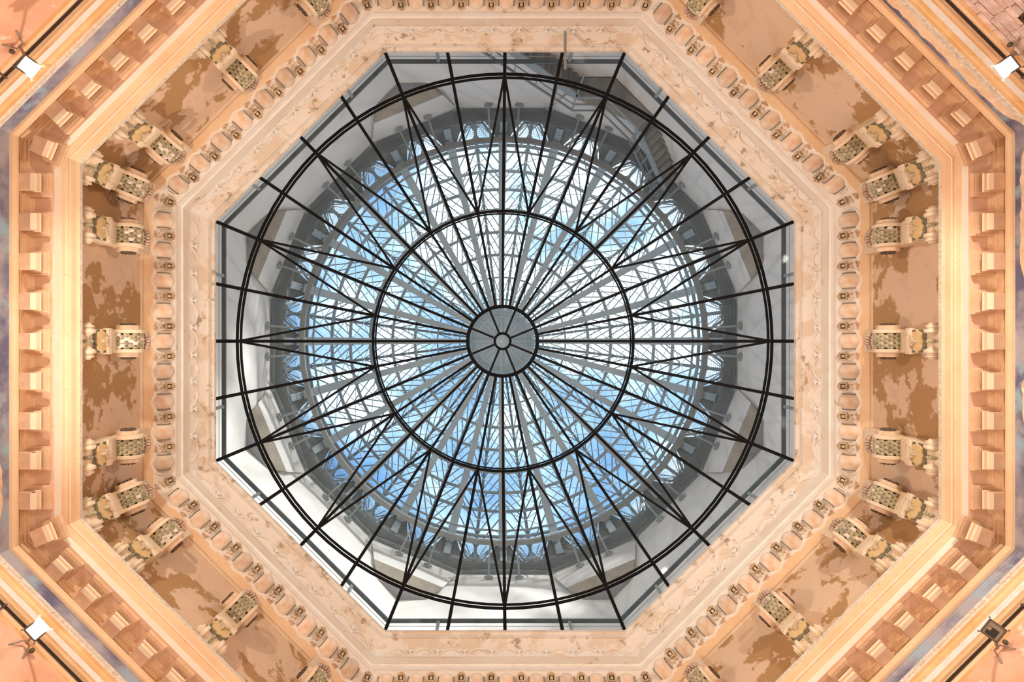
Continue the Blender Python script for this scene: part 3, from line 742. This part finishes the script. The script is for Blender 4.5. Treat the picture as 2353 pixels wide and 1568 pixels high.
# ------------------------------------------------------------------ flood lamps and conduits on the diagonal walls
def lampspot(i, lit, dx, dy):
    names = {0: ('upper left', 5), 1: ('upper right', 7), 2: ('lower left', 3), 3: ('lower right', 1)}
    nm, si = names[i]; a = si*pi/4; d = 7.05
    wx, wy = (dx-7.5)*d/F, dy*d/F           # axis-relative metres (axis is at px 1177 at this height)
    rr_ = wx*cos(a)+wy*sin(a); t = -wx*sin(a)+wy*cos(a)
    lab = ('lit square flood lamp on a three-legged bracket at the %s corner' % nm) if lit else 'unlit square flood lamp with dark glass on the lower right pink wall'
    o = thing('wall_lamp', lab, 'lamp', pol(a, WR, t, Z(7.25)), a, None)
    lx, lz = rr_-WR, d-7.25
    # head looks at the hall, slightly down
    nrm = (Vector((-.251, 0, 0))-Vector(pol(a, rr_, t, d))).normalized()
    nl = Vector((nrm.x*cos(a)+nrm.y*sin(a), -nrm.x*sin(a)+nrm.y*cos(a), nrm.z))
    qd = nl.to_track_quat('Z', 'Y'); c = Vector((lx, 0, lz)); s = .075
    def bx_(b, x0, x1, y0, y1, z0, z1, rot=R({0: -7, 1: 8, 2: 8, 3: -7}[i])):
        k = len(b.v); b.box(x0, x1, y0, y1, z0, z1)
        rm = Matrix.Rotation(rot, 3, 'Z')
        for j in range(k, len(b.v)): b.v[j] = tuple(c+qd @ (rm @ Vector(b.v[j])))
    b = MB(); bx_(b, -s, s, -s, s, -.09, -.005); 
    for (x0, x1, y0, y1) in ((-s-.012, s+.012, -s-.012, -s+.006), (-s-.012, s+.012, s-.006, s+.012), (-s-.012, -s+.006, -s, s), (s-.006, s+.012, -s, s)): bx_(b, x0, x1, y0, y1, -.02, .008)
    for (x, y) in ((-1, -1), (1, 1), (1, -1), (-1, 1)): bx_(b, x*(s+.018)-.008, x*(s+.018)+.008, y*(s+.018)-.008, y*(s+.018)+.008, -.015, .01)
    build(b, 'housing', M['lamphouse'], o)
    b = MB(); bx_(b, -s+.006, s-.006, -s+.006, s-.006, -.006, .002); build(b, 'front_glass', M['lampon'] if lit else M['refl'], o)
    if not lit:
        b = MB(); bx_(b, -s+.012, s-.05, -s+.03, s-.022, .002, .005); build(b, 'reflector_opening', M['lampoff'], o)
        b = MB(); bx_(b, -.02, .02, .02, .055, .005, .008); build(b, 'lamp_socket', M['refl'], o)
    hub = Vector((-.07, .03, .10)); b = MB()
    b.path([c-nl*.07, (c+hub)/2+Vector((0, 0, .02)), hub], .016, 7)
    build(b, 'arm', M['refl'], o, True)
    for (dy_, dz_) in ((.085, .10), (-.085, .10)):
        b = MB(); b.path([hub, hub+Vector((.02, dy_*.5, dz_*.25)), Vector((0, hub.y+dy_*1.25, .0))], .014, 7, r2=.010); build(b, 'leg', M['refl'], o, True)
    b = MB(); b.blob((-.05, -.07, .10), (.03, 0, 0), (0, .03, 0), (0, 0, .03), 10, 6); build(b, 'junction_box', M['lamphouse'], o)
    if lit:
        ld = bpy.data.lights.new('flood_light', 'SPOT'); ld.energy = FLOOD_W; ld.color = WARM; ld.spot_size = R(150); ld.spot_blend = .6; ld.shadow_soft_size = .12
        lo = bpy.data.objects.new('flood_light', ld); C.objects.link(lo)
        lo.location = Vector(pol(a, rr_-.06, t, Z(d)))+Vector((0, 0, .0)); lo.rotation_euler = Vector((-cos(a), -sin(a), .22)).to_track_quat('-Z', 'Y').to_euler()
        lo.parent = o; lo.matrix_parent_inverse = (Matrix.Translation(o.location) @ Matrix.Rotation(a, 4, 'Z')).inverted()
for i, (lit, dx, dy) in enumerate(LAMPS): lampspot(i, lit, dx, dy)
for si, nm in ((5, 'upper left'), (7, 'upper right'), (3, 'lower left'), (1, 'lower right')):
    a = si*pi/4; h = 2.35; o = thing('conduit', 'thin black conduit running along the top of the %s wall' % nm, 'pipe', pol(a, 6.012, 0, Z(7.5)), a)
    b = MB(); b.tube((0, -h, 0), (0, h, 0), .015, 8); build(b, 'pipe', M['pipe'], o)
    for t in (-1.9, -.4, .75, 1.35, 2.1) if si in (5, 1) else (-2.1, -1.35, -.75, .4, 1.9):
        b = MB(); b.box(-.02, .03, t-.012, t+.012, -.022, .02); b.box(.01, .05, t-.010, t+.010, -.10, -.02); build(b, 'clip', M['lamphouse'], o)
# framed panel at the upper right edge
a = 7*pi/4; b = MB()
fp = thing('wall_frame', 'corner of a dark brown frame on the bare brick wall', 'frame', pol(a, WR-.03, 1.50, Z(6.93)), a)
for (y0, y1, z0, z1) in ((-.2, .3, .07, .1), (-.2, .3, -.4, -.37), (-.2, -.17, -.4, .1), (.27, .3, -.4, .1)):
    b = MB(); b.box(-.04, .03, y0, y1, z0, z1); build(b, 'frame_bar', M['frame'], fp)
b = MB(); b.box(-.0, .02, -.18, .28, -.38, .08); build(b, 'panel', M['leafp'], fp)

# ------------------------------------------------------------------ unseen lamps added on the hall floor as fill for the ceiling
for i in range(4):
    a = pi/4+i*pi/2; r = 4.6; o = thing('floor_fill_lamp', 'added black fill lamp on the floor below the %s side' % nice[(1+2*i) % 8], 'lamp', pol(a, r), a)
    b = MB(); b.lathe_y([(-.12, .16), (.12, .16)], 0, .18, 14); b.box(-.14, .14, -.14, .14, 0, .05); build(b, 'fill_lamp_body', M['pipe'], o)
    ld = bpy.data.lights.new('floor_fill_light', 'AREA'); ld.shape = 'DISK'; ld.size = .5; ld.energy = FILL_W; ld.color = (1, .90, .77)
    lo = bpy.data.objects.new('floor_fill_light', ld); C.objects.link(lo); lo.location = pol(a, r, 0, .42)
    lo.rotation_euler = Vector((-.25*cos(a), -.25*sin(a), 1)).to_track_quat('-Z', 'Y').to_euler()
    lo.parent = o; lo.matrix_parent_inverse = (Matrix.Translation(o.location) @ Matrix.Rotation(a, 4, 'Z')).inverted()
